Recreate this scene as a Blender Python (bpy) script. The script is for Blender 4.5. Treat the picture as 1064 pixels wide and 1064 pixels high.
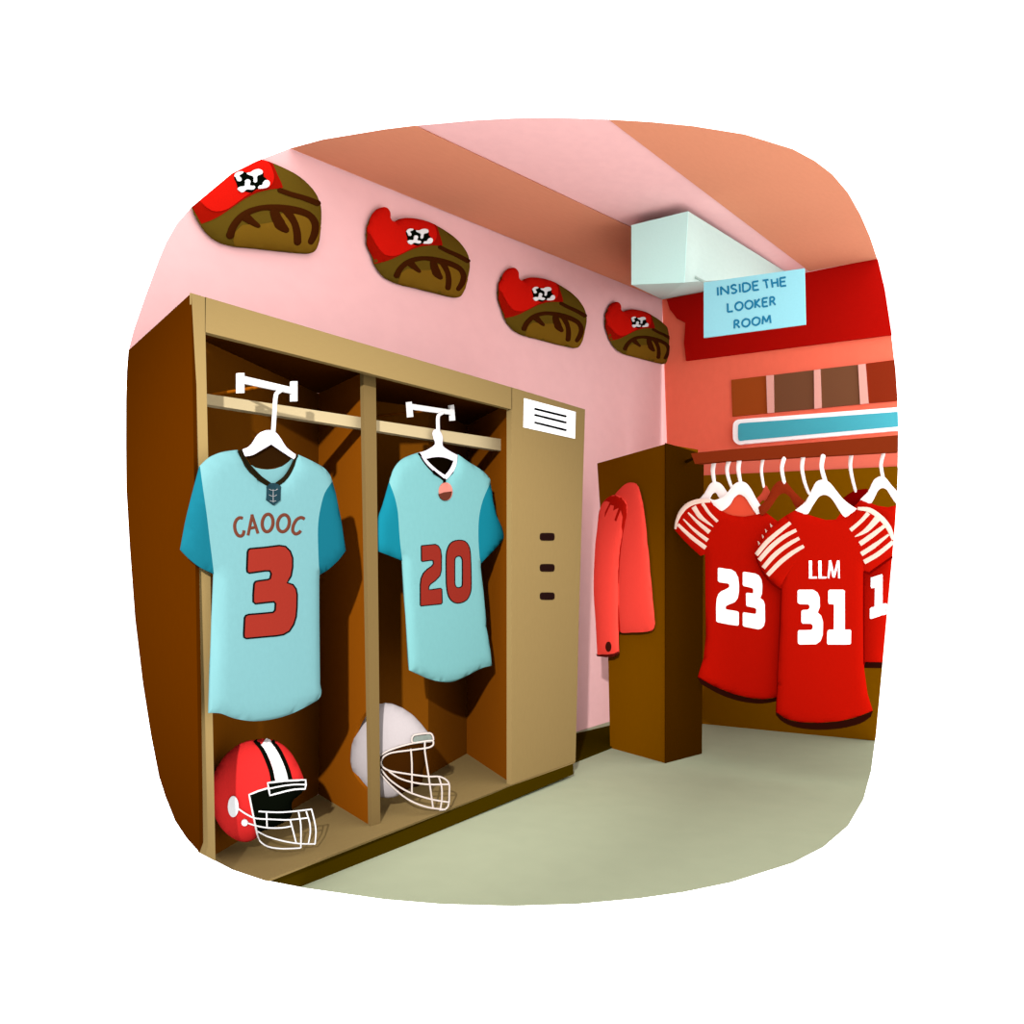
import bpy, math
import numpy as np
from mathutils import Vector
from mathutils.geometry import delaunay_2d_cdt
for o in list(bpy.data.objects): bpy.data.objects.remove(o)
scene = bpy.context.scene
COLL = scene.collection

# ------------------------------------------------------------------ camera
F, CX, CY, HZ = 925.0, 532.0, 592.0, 1.19
YAW = math.atan2(0.55, 0.835)
CO, SI = math.cos(YAW), math.sin(YAW)
cam_d = bpy.data.cameras.new('camera'); cam = bpy.data.objects.new('camera', cam_d); COLL.objects.link(cam)
cam.location = (0, 0, HZ); cam.rotation_euler = (math.pi/2, 0, YAW)
cam_d.sensor_width = 36; cam_d.lens = 36*F/1064; cam_d.shift_y = (CY-532)/1064; cam_d.clip_start = .05
scene.camera = cam

# ------------------------------------------------------------------ world, lamp, exposure
W = bpy.data.worlds.new('world'); scene.world = W; W.use_nodes = True
W.node_tree.nodes['Background'].inputs[0].default_value = (1, 1, 1, 1)
W.node_tree.nodes['Background'].inputs[1].default_value = 3.0
def lamp(name, loc, target, power, size, angle):
    d = bpy.data.lights.new(name, 'SPOT'); d.energy = power; d.shadow_soft_size = size
    d.spot_size = math.radians(angle); d.spot_blend = .8
    o = bpy.data.objects.new(name, d); COLL.objects.link(o); o.location = loc
    o.rotation_euler = (Vector(target)-Vector(loc)).to_track_quat('-Z', 'Y').to_euler()
lamp('added_spot', (1.0, -2.6, 3.0), (-2.5, 3.0, 1.05), 6200, .06, 24)  # unseen spot, added for the shadows inside the locker bays
vs = scene.view_settings
vs.view_transform = 'Standard'; vs.look = 'None'; vs.gamma = 1; vs.exposure = 0; vs.use_curve_mapping = False

# ------------------------------------------------------------------ paints
def lin(c): c /= 255; return c/12.92 if c <= .04045 else ((c+.055)/1.055)**2.4
COL = dict(
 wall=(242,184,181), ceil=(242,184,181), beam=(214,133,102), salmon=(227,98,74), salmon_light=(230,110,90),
 crimson=(168,13,11), sign=(165,231,241), sign_ink=(42,132,172), duct=(223,239,229), grille=(200,227,218),
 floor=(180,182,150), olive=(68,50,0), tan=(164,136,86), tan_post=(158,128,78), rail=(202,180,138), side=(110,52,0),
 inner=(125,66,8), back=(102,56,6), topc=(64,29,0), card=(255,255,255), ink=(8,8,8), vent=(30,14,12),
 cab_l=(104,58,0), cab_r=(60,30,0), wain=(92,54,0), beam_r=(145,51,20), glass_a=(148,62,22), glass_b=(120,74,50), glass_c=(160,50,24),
 mull=(238,163,151), board_w=(255,253,253), board_t=(78,174,188),
 teal=(150,212,214), teal2=(143,209,208), sleeve=(33,138,158), sleeve2=(27,146,166), collar=(42,34,18), tag=(44,76,86), tag_line=(190,190,190),
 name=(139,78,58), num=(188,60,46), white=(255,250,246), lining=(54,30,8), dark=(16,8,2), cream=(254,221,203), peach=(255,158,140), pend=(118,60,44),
 hang=(253,243,251), hang_r=(246,232,228), hang_o=(242,92,68), hang_d=(160,48,26), jer=(194,18,5), jer_shade=(118,4,2), hem=(44,12,6), lin_o=(236,82,56), garment=(122,0,0),
 numw=(255,255,255), coat=(243,70,58), coat_d=(165,18,8), button=(62,20,12), cuff=(84,18,12),
 cap_r=(211,22,12), cap_d=(152,16,5), cap_b=(92,66,16), cap_l=(118,83,21), cap_s=(54,22,4), logo_b=(5,8,4), logo_w=(255,255,255),
 hel_r=(231,48,46), hel_b=(6,8,4), hel_w=(253,248,246), ear=(244,244,244), hel_g=(214,201,199), hel_d=(64,32,4), pad=(150,158,148), cage=(250,232,221),
)
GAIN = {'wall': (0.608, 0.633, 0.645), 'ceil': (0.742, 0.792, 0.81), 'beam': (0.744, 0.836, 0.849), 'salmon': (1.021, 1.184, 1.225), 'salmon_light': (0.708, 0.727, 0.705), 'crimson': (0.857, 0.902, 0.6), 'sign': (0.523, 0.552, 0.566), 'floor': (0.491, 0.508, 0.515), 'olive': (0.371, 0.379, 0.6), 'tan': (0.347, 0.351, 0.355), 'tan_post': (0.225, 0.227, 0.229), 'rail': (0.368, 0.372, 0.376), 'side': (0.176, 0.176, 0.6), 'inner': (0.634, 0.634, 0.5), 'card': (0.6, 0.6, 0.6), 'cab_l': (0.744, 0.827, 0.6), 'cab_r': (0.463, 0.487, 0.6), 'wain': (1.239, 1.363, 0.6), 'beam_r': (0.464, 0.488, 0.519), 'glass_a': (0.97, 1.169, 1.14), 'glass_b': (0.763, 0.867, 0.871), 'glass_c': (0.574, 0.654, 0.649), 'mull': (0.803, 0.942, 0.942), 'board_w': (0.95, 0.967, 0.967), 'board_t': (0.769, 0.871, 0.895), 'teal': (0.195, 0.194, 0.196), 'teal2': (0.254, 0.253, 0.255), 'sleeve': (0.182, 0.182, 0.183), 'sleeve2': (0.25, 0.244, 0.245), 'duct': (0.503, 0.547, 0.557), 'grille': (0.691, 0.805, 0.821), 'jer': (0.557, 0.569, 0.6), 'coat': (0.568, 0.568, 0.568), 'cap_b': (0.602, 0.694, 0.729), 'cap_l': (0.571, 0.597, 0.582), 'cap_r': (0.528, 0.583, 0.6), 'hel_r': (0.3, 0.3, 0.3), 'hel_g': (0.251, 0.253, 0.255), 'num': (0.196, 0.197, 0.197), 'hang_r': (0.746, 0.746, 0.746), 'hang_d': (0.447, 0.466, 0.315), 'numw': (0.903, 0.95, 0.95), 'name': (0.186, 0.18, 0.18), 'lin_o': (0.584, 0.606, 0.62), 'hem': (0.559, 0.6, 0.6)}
MATS = {}
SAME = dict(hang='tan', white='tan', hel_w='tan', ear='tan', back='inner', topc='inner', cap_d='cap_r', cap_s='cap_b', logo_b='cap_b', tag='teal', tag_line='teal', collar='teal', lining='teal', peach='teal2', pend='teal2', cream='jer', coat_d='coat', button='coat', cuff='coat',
            jer_shade='jer', garment='jer', hang_o='hang_d', hel_d='hel_g', pad='hel_g', cage='hel_g', sign_ink='sign', dark='teal2')
def M(n):
    if n in MATS: return MATS[n]
    m = bpy.data.materials.new(n); m.use_nodes = True; nt = m.node_tree
    b = nt.nodes['Principled BSDF']; g = GAIN.get(n) or (sum(GAIN.get(SAME.get(n), (.5, .5, .5)))/3,)*3
    base = [min(.95, lin(c)*k) for c, k in zip(COL[n], g)]
    tx = nt.nodes.new('ShaderNodeTexNoise'); tx.inputs['Scale'].default_value = 40; tx.inputs['Detail'].default_value = 2
    cr = nt.nodes.new('ShaderNodeValToRGB')
    cr.color_ramp.elements[0].position = .35; cr.color_ramp.elements[1].position = .65
    cr.color_ramp.elements[0].color = (*[v*.985 for v in base], 1); cr.color_ramp.elements[1].color = (*[min(1, v*1.015) for v in base], 1)
    nt.links.new(tx.outputs['Fac'], cr.inputs['Fac']); nt.links.new(cr.outputs['Color'], b.inputs['Base Color'])
    b.inputs['Roughness'].default_value = .85; b.inputs['Specular IOR Level'].default_value = 0
    MATS[n] = m; return m

# ------------------------------------------------------------------ helpers: rays, planes, outlines
def V3(p): return np.array(p, float)
def ray(px, py):
    x = (px-CX)/F
    return V3((CO*x-SI, SI*x+CO, (CY-py)/F))
CAM = V3((0, 0, HZ))
def proj(p):
    p = V3(p); a = CO*p[0]+SI*p[1]; d = -SI*p[0]+CO*p[1]
    return (CX+F*a/d, CY-F*(p[2]-HZ)/d)
class Fr:
    """a plane with its own 2-D axes; n points to the viewer's side"""
    def __init__(s, p, n):
        s.p = V3(p); s.n = V3(n)/np.linalg.norm(n)
        if np.dot(CAM-s.p, s.n) < 0: s.n = -s.n
        up = V3((0, 0, 1)) if abs(s.n[2]) < .9 else V3((0, 1, 0))
        s.e1 = np.cross(up, s.n); s.e1 /= np.linalg.norm(s.e1); s.e2 = np.cross(s.n, s.e1)
    def to3(s, q, h=0): return s.p+s.e1*q[0]+s.e2*q[1]+s.n*h
    def hit(s, px, h=0):
        r = ray(*px); p0 = s.p+s.n*h; t = np.dot(p0-CAM, s.n)/np.dot(r, s.n); P = CAM+r*t-s.p
        return np.array((np.dot(P, s.e1), np.dot(P, s.e2)))
    def px(s, pts, H=None):
        out = []
        for p in pts:
            q = s.hit(p)
            if H is not None:
                for _ in range(5): q = s.hit(p, H(q))
            out.append(q)
        return out
def PX(x): return Fr((x, 3, 1), (1, 0, 0))
def PY(y): return Fr((0, y, 1), (0, 1, 0))
def PZ(z): return Fr((0, 3, z), (0, 0, 1))
def P3(a, b, c): return Fr(a, np.cross(V3(b)-V3(a), V3(c)-V3(a)))
def at(px, fr): return fr.to3(fr.hit(px))
def facing(px, t):                      # upright plane turned to the viewer at distance t
    r = ray(*px); p = CAM+r*t; return Fr(p, (-ray(px[0], CY)[0], -ray(px[0], CY)[1], 0))
def Z(x0, y0, s, pts): return [(x0+p[0]*s, y0+p[1]*s) for p in pts]

EDGE = [(198.4,215.8),(242.6,179.7),(268.7,166.6),(301,154.2),(335.8,144.8),(400,134.2),(427.7,130.8),(495,124.8),(535,122.8),(576.5,122.2),(630.6,124),(675,126.6),(720,130.9),(772.6,139.3),
 (823.7,155),(847,167.5),(865.2,181.5),(881,200),(894,223),(904,246),(911.6,269),(918.9,300),(926.2,347.9),(930.4,385),(932.4,415.6),(933.4,450),(933,480),(932,508),(930,541),(926.7,580),(923,622),(916.6,691),(909.8,766),
 (905.2,801),(897.2,830.7),(881.2,858),(855.6,880),(823.7,896.6),(759.8,916.7),(710,927),(663.9,933.5),(600,939.3),(532,941.4),(460,939.5),(400,934.5),(317.4,922.8),(272.3,914),(241.2,903.6),(207.4,885.9),(194,871),(182,852.9),
 (172,828),(165.1,806.4),(156.7,763),(148.2,709),(140.3,643),(134.7,567),(131.3,507.9),(130.9,462.8),(131,415),(131.8,386),(133.4,364.7),(140,338),(150.3,310),(160,282),(172.6,252),(184,232)]
def area(p): return .5*sum(p[i][0]*p[(i+1)%len(p)][1]-p[(i+1)%len(p)][0]*p[i][1] for i in range(len(p)))
def clip(poly, win=EDGE):
    """cut an outline to the rounded outline at which the room ends (convex window)"""
    s = 1 if area(win) > 0 else -1
    out = [tuple(p) for p in poly]
    for i in range(len(win)):
        a, b = win[i], win[(i+1) % len(win)]
        f = lambda p: s*((b[0]-a[0])*(p[1]-a[1])-(b[1]-a[1])*(p[0]-a[0]))
        src, out = out, []
        for j in range(len(src)):
            p, q = src[j-1], src[j]; fp, fq = f(p), f(q)
            if (fp >= 0) != (fq >= 0): k = fp/(fp-fq); out.append((p[0]+(q[0]-p[0])*k, p[1]+(q[1]-p[1])*k))
            if fq >= 0: out.append(q)
        if not out: return []
    r = []
    for p in out:
        if not r or math.hypot(p[0]-r[-1][0], p[1]-r[-1][1]) > .05: r.append(p)
    return r
def hullc(pts):
    pts = sorted(set((round(a, 3), round(b, 3)) for a, b in pts))
    def half(ps):
        h = []
        for p in ps:
            while len(h) > 1 and (h[-1][0]-h[-2][0])*(p[1]-h[-2][1])-(h[-1][1]-h[-2][1])*(p[0]-h[-2][0]) <= 0: h.pop()
            h.append(p)
        return h
    return half(pts)[:-1]+half(pts[::-1])[:-1]
def smooth(pts, closed=True, n=4, sharp=()):
    """Catmull-Rom through the points"""
    out = []; N = len(pts); P = [np.array(p, float) for p in pts]
    for i in range(N if closed else N-1):
        if closed: p0, p1, p2, p3 = P[i-1], P[i], P[(i+1) % N], P[(i+2) % N]
        else: p0, p1, p2, p3 = P[max(i-1, 0)], P[i], P[i+1], P[min(i+2, N-1)]
        if i in sharp: p0 = p1
        if (i+1) % N in sharp: p3 = p2
        d = np.linalg.norm(p2-p1)
        a, b = (p2-p0)*.5, (p3-p1)*.5
        for v in (a, b):
            l = np.linalg.norm(v)
            if l > d: v *= d/l
        for k in range(n):
            t = k/n; t2, t3 = t*t, t*t*t
            out.append(tuple((2*t3-3*t2+1)*p1+(t3-2*t2+t)*a+(-2*t3+3*t2)*p2+(t3-t2)*b))
    if not closed: out.append(tuple(P[-1]))
    return out
def even(p, n):
    P = np.array(p+[p[0]]); L = np.r_[0, np.cumsum(np.hypot(*np.diff(P, axis=0).T))]; u = np.linspace(0, L[-1], n, endpoint=False)
    return np.stack([np.interp(u, L, P[:, 0]), np.interp(u, L, P[:, 1])], 1)
E_ = even(smooth(EDGE, n=3), 200)
for _ in range(40):
    for k in (.5, -.52): E_ = E_+k*((np.roll(E_, 1, 0)+np.roll(E_, -1, 0))/2-E_)
EDGE = hullc([tuple(p) for p in E_])

def inside(q, poly):
    x, y = q[..., 0], q[..., 1]; r = np.zeros(x.shape, bool); n = len(poly)
    for i in range(n):
        x1, y1 = poly[i]; x2, y2 = poly[(i+1) % n]
        if y1 == y2: continue
        r ^= ((y1 > y) != (y2 > y)) & (x < (x2-x1)*(y-y1)/(y2-y1)+x1)
    return r
class MB:
    def __init__(s): s.v, s.f, s.m, s.mats = [], [], [], []
    def add(s, v, f, mat):
        if mat not in s.mats: s.mats.append(mat)
        k = len(s.v); s.v += [tuple(float(c) for c in p) for p in v]; s.f += [tuple(i+k for i in q) for q in f]; s.m += [s.mats.index(mat)]*len(f)
        return s
    def build(s, name, parent=None, smooth_ang=None):
        me = bpy.data.meshes.new(name); me.from_pydata(s.v, [], s.f)
        for m in s.mats: me.materials.append(M(m))
        for p, mi in zip(me.polygons, s.m): p.material_index = mi
        me.update()
        import bmesh
        b = bmesh.new(); b.from_mesh(me); bmesh.ops.recalc_face_normals(b, faces=b.faces); b.to_mesh(me); b.free()
        if smooth_ang is not None:
            me.polygons.foreach_set('use_smooth', [True]*len(me.polygons))
            me.set_sharp_from_angle(angle=math.radians(smooth_ang))
        o = bpy.data.objects.new(name, me); COLL.objects.link(o)
        if parent is not None:
            bpy.context.view_layer.update()
            o.parent = parent; o.matrix_parent_inverse = parent.matrix_world.inverted()
        return o
def thing(name, label, cat, loc, group=None):
    o = bpy.data.objects.new(name, None); COLL.objects.link(o); o.location = tuple(float(c) for c in loc); o.empty_display_size = .1
    o['label'] = label; o['category'] = cat
    if group: o['group'] = group
    bpy.context.view_layer.update(); return o
def struct(o, label):
    o['kind'] = 'structure'; o['label'] = label; return o

def slab(mb, pxs, fr, th, mat, cl=False, chamfer=.985):
    """flat board: front outline on the plane, back one a little smaller and th behind it"""
    if cl: pxs = clip(pxs)
    q = fr.px(pxs); n = len(q); c = sum(q)/n
    front = [fr.to3(p) for p in q]; back = [fr.to3(c+(p-c)*chamfer, -th) for p in q]
    f = [tuple(range(n)), tuple(range(n, 2*n))]+[(i, (i+1) % n, n+(i+1) % n, n+i) for i in range(n)]
    mb.add(front+back, f, mat); return mb
def prism(mb, pts3, off, mat):
    n = len(pts3); off = V3(off)
    f = [tuple(range(n)), tuple(range(n, 2*n))]+[(i, (i+1) % n, n+(i+1) % n, n+i) for i in range(n)]
    mb.add([V3(p) for p in pts3]+[V3(p)+off for p in pts3], f, mat); return mb
def box(mb, a, b, mat):
    x0, y0, z0 = a; x1, y1, z1 = b
    return prism(mb, [(x0,y0,z0),(x1,y0,z0),(x1,y1,z0),(x0,y1,z0)], (0, 0, z1-z0), mat)

# heights of padded shapes above their middle plane
def soft(outline, D, R):
    A = np.array(outline); B = np.roll(A, -1, 0); AB = B-A; L = (AB**2).sum(1)+1e-12
    def H(q):
        q = np.asarray(q); t = np.clip(((q-A)*AB).sum(1)/L, 0, 1)
        d = np.sqrt((((A+AB*t[:, None])-q)**2).sum(1).min())
        y = q[1]; m = (A[:, 1] > y) != (B[:, 1] > y); 
        if (np.count_nonzero(q[0] < (AB[m, 0]*(y-A[m, 1])/AB[m, 1]+A[m, 0])) & 1) == 0: return 0.
        k = 1-min(d/R, 1); return D*math.sqrt(max(0, 1-k*k))
    return H
def dome(outline, D, N=56):
    """round inflation: solves a membrane over the outline"""
    A = np.array(outline); lo, hi = A.min(0), A.max(0); pad = (hi-lo)*.06; lo -= pad; hi += pad
    gx = np.linspace(lo[0], hi[0], N); gy = np.linspace(lo[1], hi[1], N); G = np.stack(np.meshgrid(gx, gy), -1)
    m = inside(G, outline); u = np.zeros((N, N)); hx, hy = (gx[1]-gx[0])**2, (gy[1]-gy[0])**2
    for _ in range(2500):
        s = (np.roll(u, 1, 1)+np.roll(u, -1, 1))/hx+(np.roll(u, 1, 0)+np.roll(u, -1, 0))/hy
        u = np.where(m, (s+1)/(2/hx+2/hy), 0)
    um = u.max()
    def H(q):
        x = (q[0]-lo[0])/(hi[0]-lo[0])*(N-1); y = (q[1]-lo[1])/(hi[1]-lo[1])*(N-1)
        if not (0 <= x < N-1 and 0 <= y < N-1): return 0.
        i, j = int(x), int(y); a, b = x-i, y-j
        v = (u[j, i]*(1-a)+u[j, i+1]*a)*(1-b)+(u[j+1, i]*(1-a)+u[j+1, i+1]*a)*b
        return D*math.sqrt(max(0, v/um))
    return H
flat = lambda q: 0.
def patch(mb, pxs, fr, H, mat, lift=0., back=None, grid=.02, holes=(), cl=False, jit=True):
    """outline in the photograph -> skin on the padded surface. back=None: thin decal; else full body with rear height back*H"""
    if cl: pxs = clip(pxs)
    if len(pxs) < 3: return mb
    q = fr.px(pxs, H); hq = [fr.px(h, H) for h in holes]
    V = [Vector(p) for p in q]; E = [(i, (i+1) % len(q)) for i in range(len(q))]
    for h in hq:
        k = len(V); V += [Vector(p) for p in h]; E += [(k+i, k+(i+1) % len(h)) for i in range(len(h))]
    A = np.array(q); lo, hi = A.min(0), A.max(0)
    gx = np.arange(lo[0]+grid/2, hi[0], grid); gy = np.arange(lo[1]+grid/2, hi[1], grid)
    if len(gx) and len(gy):
        G = np.stack(np.meshgrid(gx, gy), -1).reshape(-1, 2); keep = inside(G, q)
        for h in hq: keep &= ~inside(G, h)
        G = G[keep]; S = np.concatenate([A]+[np.array(h) for h in hq])
        for g in G:
            if ((S-g)**2).sum(1).min() > (grid*.35)**2: V.append(Vector(g))
    rv, re, rf, ov, oe, of = delaunay_2d_cdt(V, E, [], 1 if not hq else 0, 1e-6)
    P = [np.array(v) for v in rv]; faces = []
    for f in rf:
        c = np.array([sum(P[i] for i in f)/len(f)])
        if inside(c, q)[0] and not any(inside(c, h)[0] for h in hq): faces.append(tuple(f))
    n = len(P); hs = [H(p) for p in P]
    if back is None: top = [fr.to3(p, h+lift+.002) for p, h in zip(P, hs)]; bot = [fr.to3(p, h-.001) for p, h in zip(P, hs)]
    else: top = [fr.to3(p, h+lift+.002) for p, h in zip(P, hs)]; bot = [fr.to3(p, -back*h-.002) for p, h in zip(P, hs)]
    cnt = {}
    for f in faces:
        for a, b in zip(f, f[1:]+f[:1]): cnt.setdefault((min(a, b), max(a, b)), []).append((a, b))
    side = [(e[0][0], e[0][1], n+e[0][1], n+e[0][0]) for e in cnt.values() if len(e) == 1]
    mb.add(top+bot, faces+[tuple(n+i for i in f[::-1]) for f in faces]+side, mat); return mb
def resample(path, widths, step):
    out = []; ws = []
    for i in range(len(path)-1):
        a, b = np.array(path[i]), np.array(path[i+1]); k = max(1, int(np.linalg.norm(b-a)/step))
        for j in range(k): out.append(a+(b-a)*j/k); ws.append(widths[i]+(widths[i+1]-widths[i])*j/k)
    out.append(np.array(path[-1])); ws.append(widths[-1]); return out, ws
def stroke(mb, path, w, fr, H, mat, lift=.002, closed=False, round_=True, curve=True, cl=False):
    """raised ribbon following the surface; path and widths in photograph pixels"""
    if not hasattr(w, '__len__'): w = [w]*len(path)
    w = list(w)
    if len(w) != len(path): w = list(np.interp(np.linspace(0, 1, len(path)), np.linspace(0, 1, len(w)), w))
    if curve and len(path) > 2:
        n = 4; p2 = smooth(path, closed, n); ww = []
        for i in range(len(path) if closed else len(path)-1):
            for k in range(n): ww.append(w[i]+(w[(i+1) % len(w)]-w[i])*k/n)
        if not closed: ww.append(w[-1])
        path, w = p2, ww
    if closed: path = list(path)+[path[0]]; w = list(w)+[w[0]]
    P, w = resample(path, w, 4.)
    if closed: P = P[:-1]; w = w[:-1]
    n = len(P); rows = []
    def row(c, tan, wd, l):
        nn = np.array((-tan[1], tan[0])); r = []
        for s, z in ((-1, 0), (-.6, .8), (0, 1), (.6, .8), (1, 0)):
            p = c+nn*s*wd/2; q = fr.px([p], H)[0]; r.append((q, H(q)+.0024+l*z))
        return r
    T = []
    for i in range(n):
        a = P[i-1] if (i or closed) else P[i]; b = P[(i+1) % n] if (i < n-1 or closed) else P[i]
        t = b-a; l = np.linalg.norm(t); T.append(t/l if l > 0 else (T[-1] if T else np.array((1., 0))))
    if round_ and not closed:
        for k in (1., .8, .45): rows.append(row(P[0]-T[0]*w[0]/2*k, T[0], w[0]*math.sqrt(max(0.001, 1-k*k)), lift))
    for i in range(n): rows.append(row(P[i], T[i], w[i], lift))
    if round_ and not closed:
        for k in (.45, .8, 1.): rows.append(row(P[-1]+T[-1]*w[-1]/2*k, T[-1], w[-1]*math.sqrt(max(0.001, 1-k*k)), lift))
    vs_, fs = [], []
    for r in rows:
        vs_ += [fr.to3(q, h) for q, h in r]; vs_ += [fr.to3(r[4][0], r[4][1]-.003), fr.to3(r[0][0], r[0][1]-.003)]
    m = len(rows); K = 7
    for i in range(m if closed else m-1):
        j = (i+1) % m
        for k in range(K): fs.append((i*K+k, i*K+(k+1) % K, j*K+(k+1) % K, j*K+k))
    if not closed: fs += [tuple(range(K)), tuple((m-1)*K+k for k in range(K))]
    mb.add(vs_, fs, mat); return mb
def tube(mb, pts, r, mat, sides=8, curve=True):
    pts = [V3(p) for p in (smooth(pts, False, 4) if curve and len(pts) > 2 else pts)]
    n = len(pts); vs_, fs = [], []; up = V3((.13, .2, 1))
    for i in range(n):
        t = pts[min(i+1, n-1)]-pts[max(i-1, 0)]; t /= np.linalg.norm(t)
        a = np.cross(t, up)
        if np.linalg.norm(a) < .15: a = np.cross(t, V3((1, .3, 0)))
        a /= np.linalg.norm(a); b = np.cross(t, a)
        if i and np.dot(a, pa) < 0: a, b = -a, -b
        pa = a
        vs_ += [pts[i]+r*(math.cos(2*math.pi*k/sides)*a+math.sin(2*math.pi*k/sides)*b) for k in range(sides)]
    for i in range(n-1):
        for k in range(sides): fs.append((i*sides+k, i*sides+(k+1) % sides, (i+1)*sides+(k+1) % sides, (i+1)*sides+k))
    fs += [tuple(range(sides)), tuple((n-1)*sides+k for k in range(sides))]
    mb.add(vs_, fs, mat); return mb
def ellipse(cx, cy, rx, ry, rot=0, n=20):
    c, s = math.cos(rot), math.sin(rot)
    return [(cx+rx*math.cos(2*math.pi*i/n)*c-ry*math.sin(2*math.pi*i/n)*s, cy+rx*math.cos(2*math.pi*i/n)*s+ry*math.sin(2*math.pi*i/n)*c) for i in range(n)]
def poly3(fr, pts): return [at(p, fr) for p in pts]

# ================================================================== the room
WX, WY = -3.2, 7.26
FW = PX(WX); FB = PY(WY)
A3 = at((301, 154.2), FW); C3 = at((688, 311), FW); C3[1] = WY; R3 = at((912, 269), FB)
A3 = at((301, 154.2), FW); C3 = at((688, 311), FB)
FC = P3(A3, C3, R3)
struct(slab(MB(), [(90,742),(1000,742),(1000,1000),(90,1000)], PZ(0), .008, 'floor', True, .97).build('floor'), 'grey green floor of the locker room')
a, b = proj((WX, 1.75, 0)), proj((WX, 7.45, 0))
struct(slab(MB(), [(100,72.3),(688,311),(700,315.9),b,a], FW, .008, 'wall', True, .97).build('wall_left'), 'plain pink wall behind the lockers')
struct(slab(MB(), [(688,311),(960,260.7),(960,757),(697,733),(693,462)], FB, .008, 'salmon', True, .97).build('wall_back'), 'salmon red wall at the far end')
struct(slab(MB(), [(190,109),(688,311),(950,262.4),(950,50),(190,50)], FC, .008, 'ceil', True, .97).build('ceiling'), 'pink sloping ceiling')
FC2 = Fr(FC.p+FC.n*.008, FC.n)
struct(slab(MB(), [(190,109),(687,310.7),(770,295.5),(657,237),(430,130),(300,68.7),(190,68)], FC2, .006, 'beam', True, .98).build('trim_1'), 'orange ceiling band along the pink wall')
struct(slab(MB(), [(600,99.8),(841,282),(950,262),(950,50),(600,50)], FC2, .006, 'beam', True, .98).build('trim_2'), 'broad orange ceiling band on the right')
struct(slab(MB(), [(690,496),(960,483.3),(960,774),(690,749.5)], PY(6.55), .05, 'wain', True).build('trim_3'), 'dark brown wainscot behind the red jerseys')
struct(slab(MB(), [(690,472),(960,455),(960,483.2),(690,496)], PY(6.56), .05, 'salmon_light', True).build('trim_4'), 'light red strip above the brown wainscot')
cr = Z(640,190,.28195,[(187,430),(1100,253),(1100,548),(258,655),(251,590),(256,516),(225,500),(198,466)])
struct(slab(MB(), cr, PY(WY-.03), .028, 'crimson', True, 1).build('trim_5'), 'dark crimson band under the ceiling')
mb = slab(MB(), [(588,764.5),(645,751),(645,772),(588,794.5)], PZ(.012), .011, 'olive', False, 1)
struct(mb.build('baseboard_left'), 'dark olive base strip between lockers and brown cabinet')

# window with brown panes
fw = PY(WY-.025); zz = lambda p: Z(750,360,.17857,p)
win = MB()
for q in ([(258,170),(300,166),(303,384),(265,388)], [(536,137),(572,132),(580,357),(538,362)], [(793,106),(835,100),(853,330),(805,336)]):
    slab(win, zz(q), fw, .024, 'mull', True, 1)
win = struct(win.build('window_1'), 'row of brown panes between pink bars')
fp = PY(WY-.012)
for q, m in (([(55,195),(259,170),(266,388),(62,408)],'glass_a'),([(299,166),(537,137),(539,362),(302,384)],'glass_b'),([(571,132),(794,106),(806,336),(579,357)],'glass_b'),([(834,100),(1040,74),(1040,315),(852,330)],'glass_c')):
    slab(MB(), zz(q), fp, .011, m, True, 1).build('pane', win)

# ================================================================== wall board, duct, sign
mb = MB(); slab(mb, smooth(zz([(65,460),(72,440),(95,425),(300,409),(1040,352),(1040,486),(300,552),(120,568),(95,570),(72,552),(65,530)]), n=3, sharp=(4,5)), PY(WY-.04), .039, 'board_w', True, 1)
slab(mb, smooth(zz([(95,465),(100,452),(115,446),(300,433),(1040,379),(1040,464),(300,531),(130,546),(105,549),(95,535)]), n=3, sharp=(4,5)), PY(WY-.046), .008, 'board_t', True, 1)
o = mb.build('wall_board'); o['label'] = 'long teal board with rounded white frame under the brown panes'; o['category'] = 'board'

FN = PY(4.975)
N = [at(p, FN) for p in ((656,234),(715,219.4),(711,293.5),(656,295.7))]
FD = PY(WY-.005); FL, FR_ = at((688,311.2), FD), at((822,286), FD)
t = thing('air_duct', 'pale green wedge shaped air duct hanging under the ceiling', 'duct', (-2.2, 5, 3.3))
mb = MB(); mb.add(N+[FL, FR_], [(0,1,2,3),(3,2,4),(2,5,4),(1,2,5),(0,3,4),(0,1,5,4)], 'duct'); mb.build('duct_body', t)
slab(MB(), [(656,234),(715,219.4),(711,293.5),(656,295.7)], PY(4.968), .006, 'grille', False, 1).build('front_panel', t)
t = thing('hanging_sign', 'light blue sign with blue capitals beside the air duct', 'sign', at((784,315), PY(5.1)))
FS = PY(5.1); slab(MB(), [(731.2,293.5),(835.7,278.8),(837,337),(731.2,350.9)], FS, .012, 'sign', False, 1).build('panel', t)
mb = MB(); zs = lambda p: Z(720,270,.12218,p)
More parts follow.
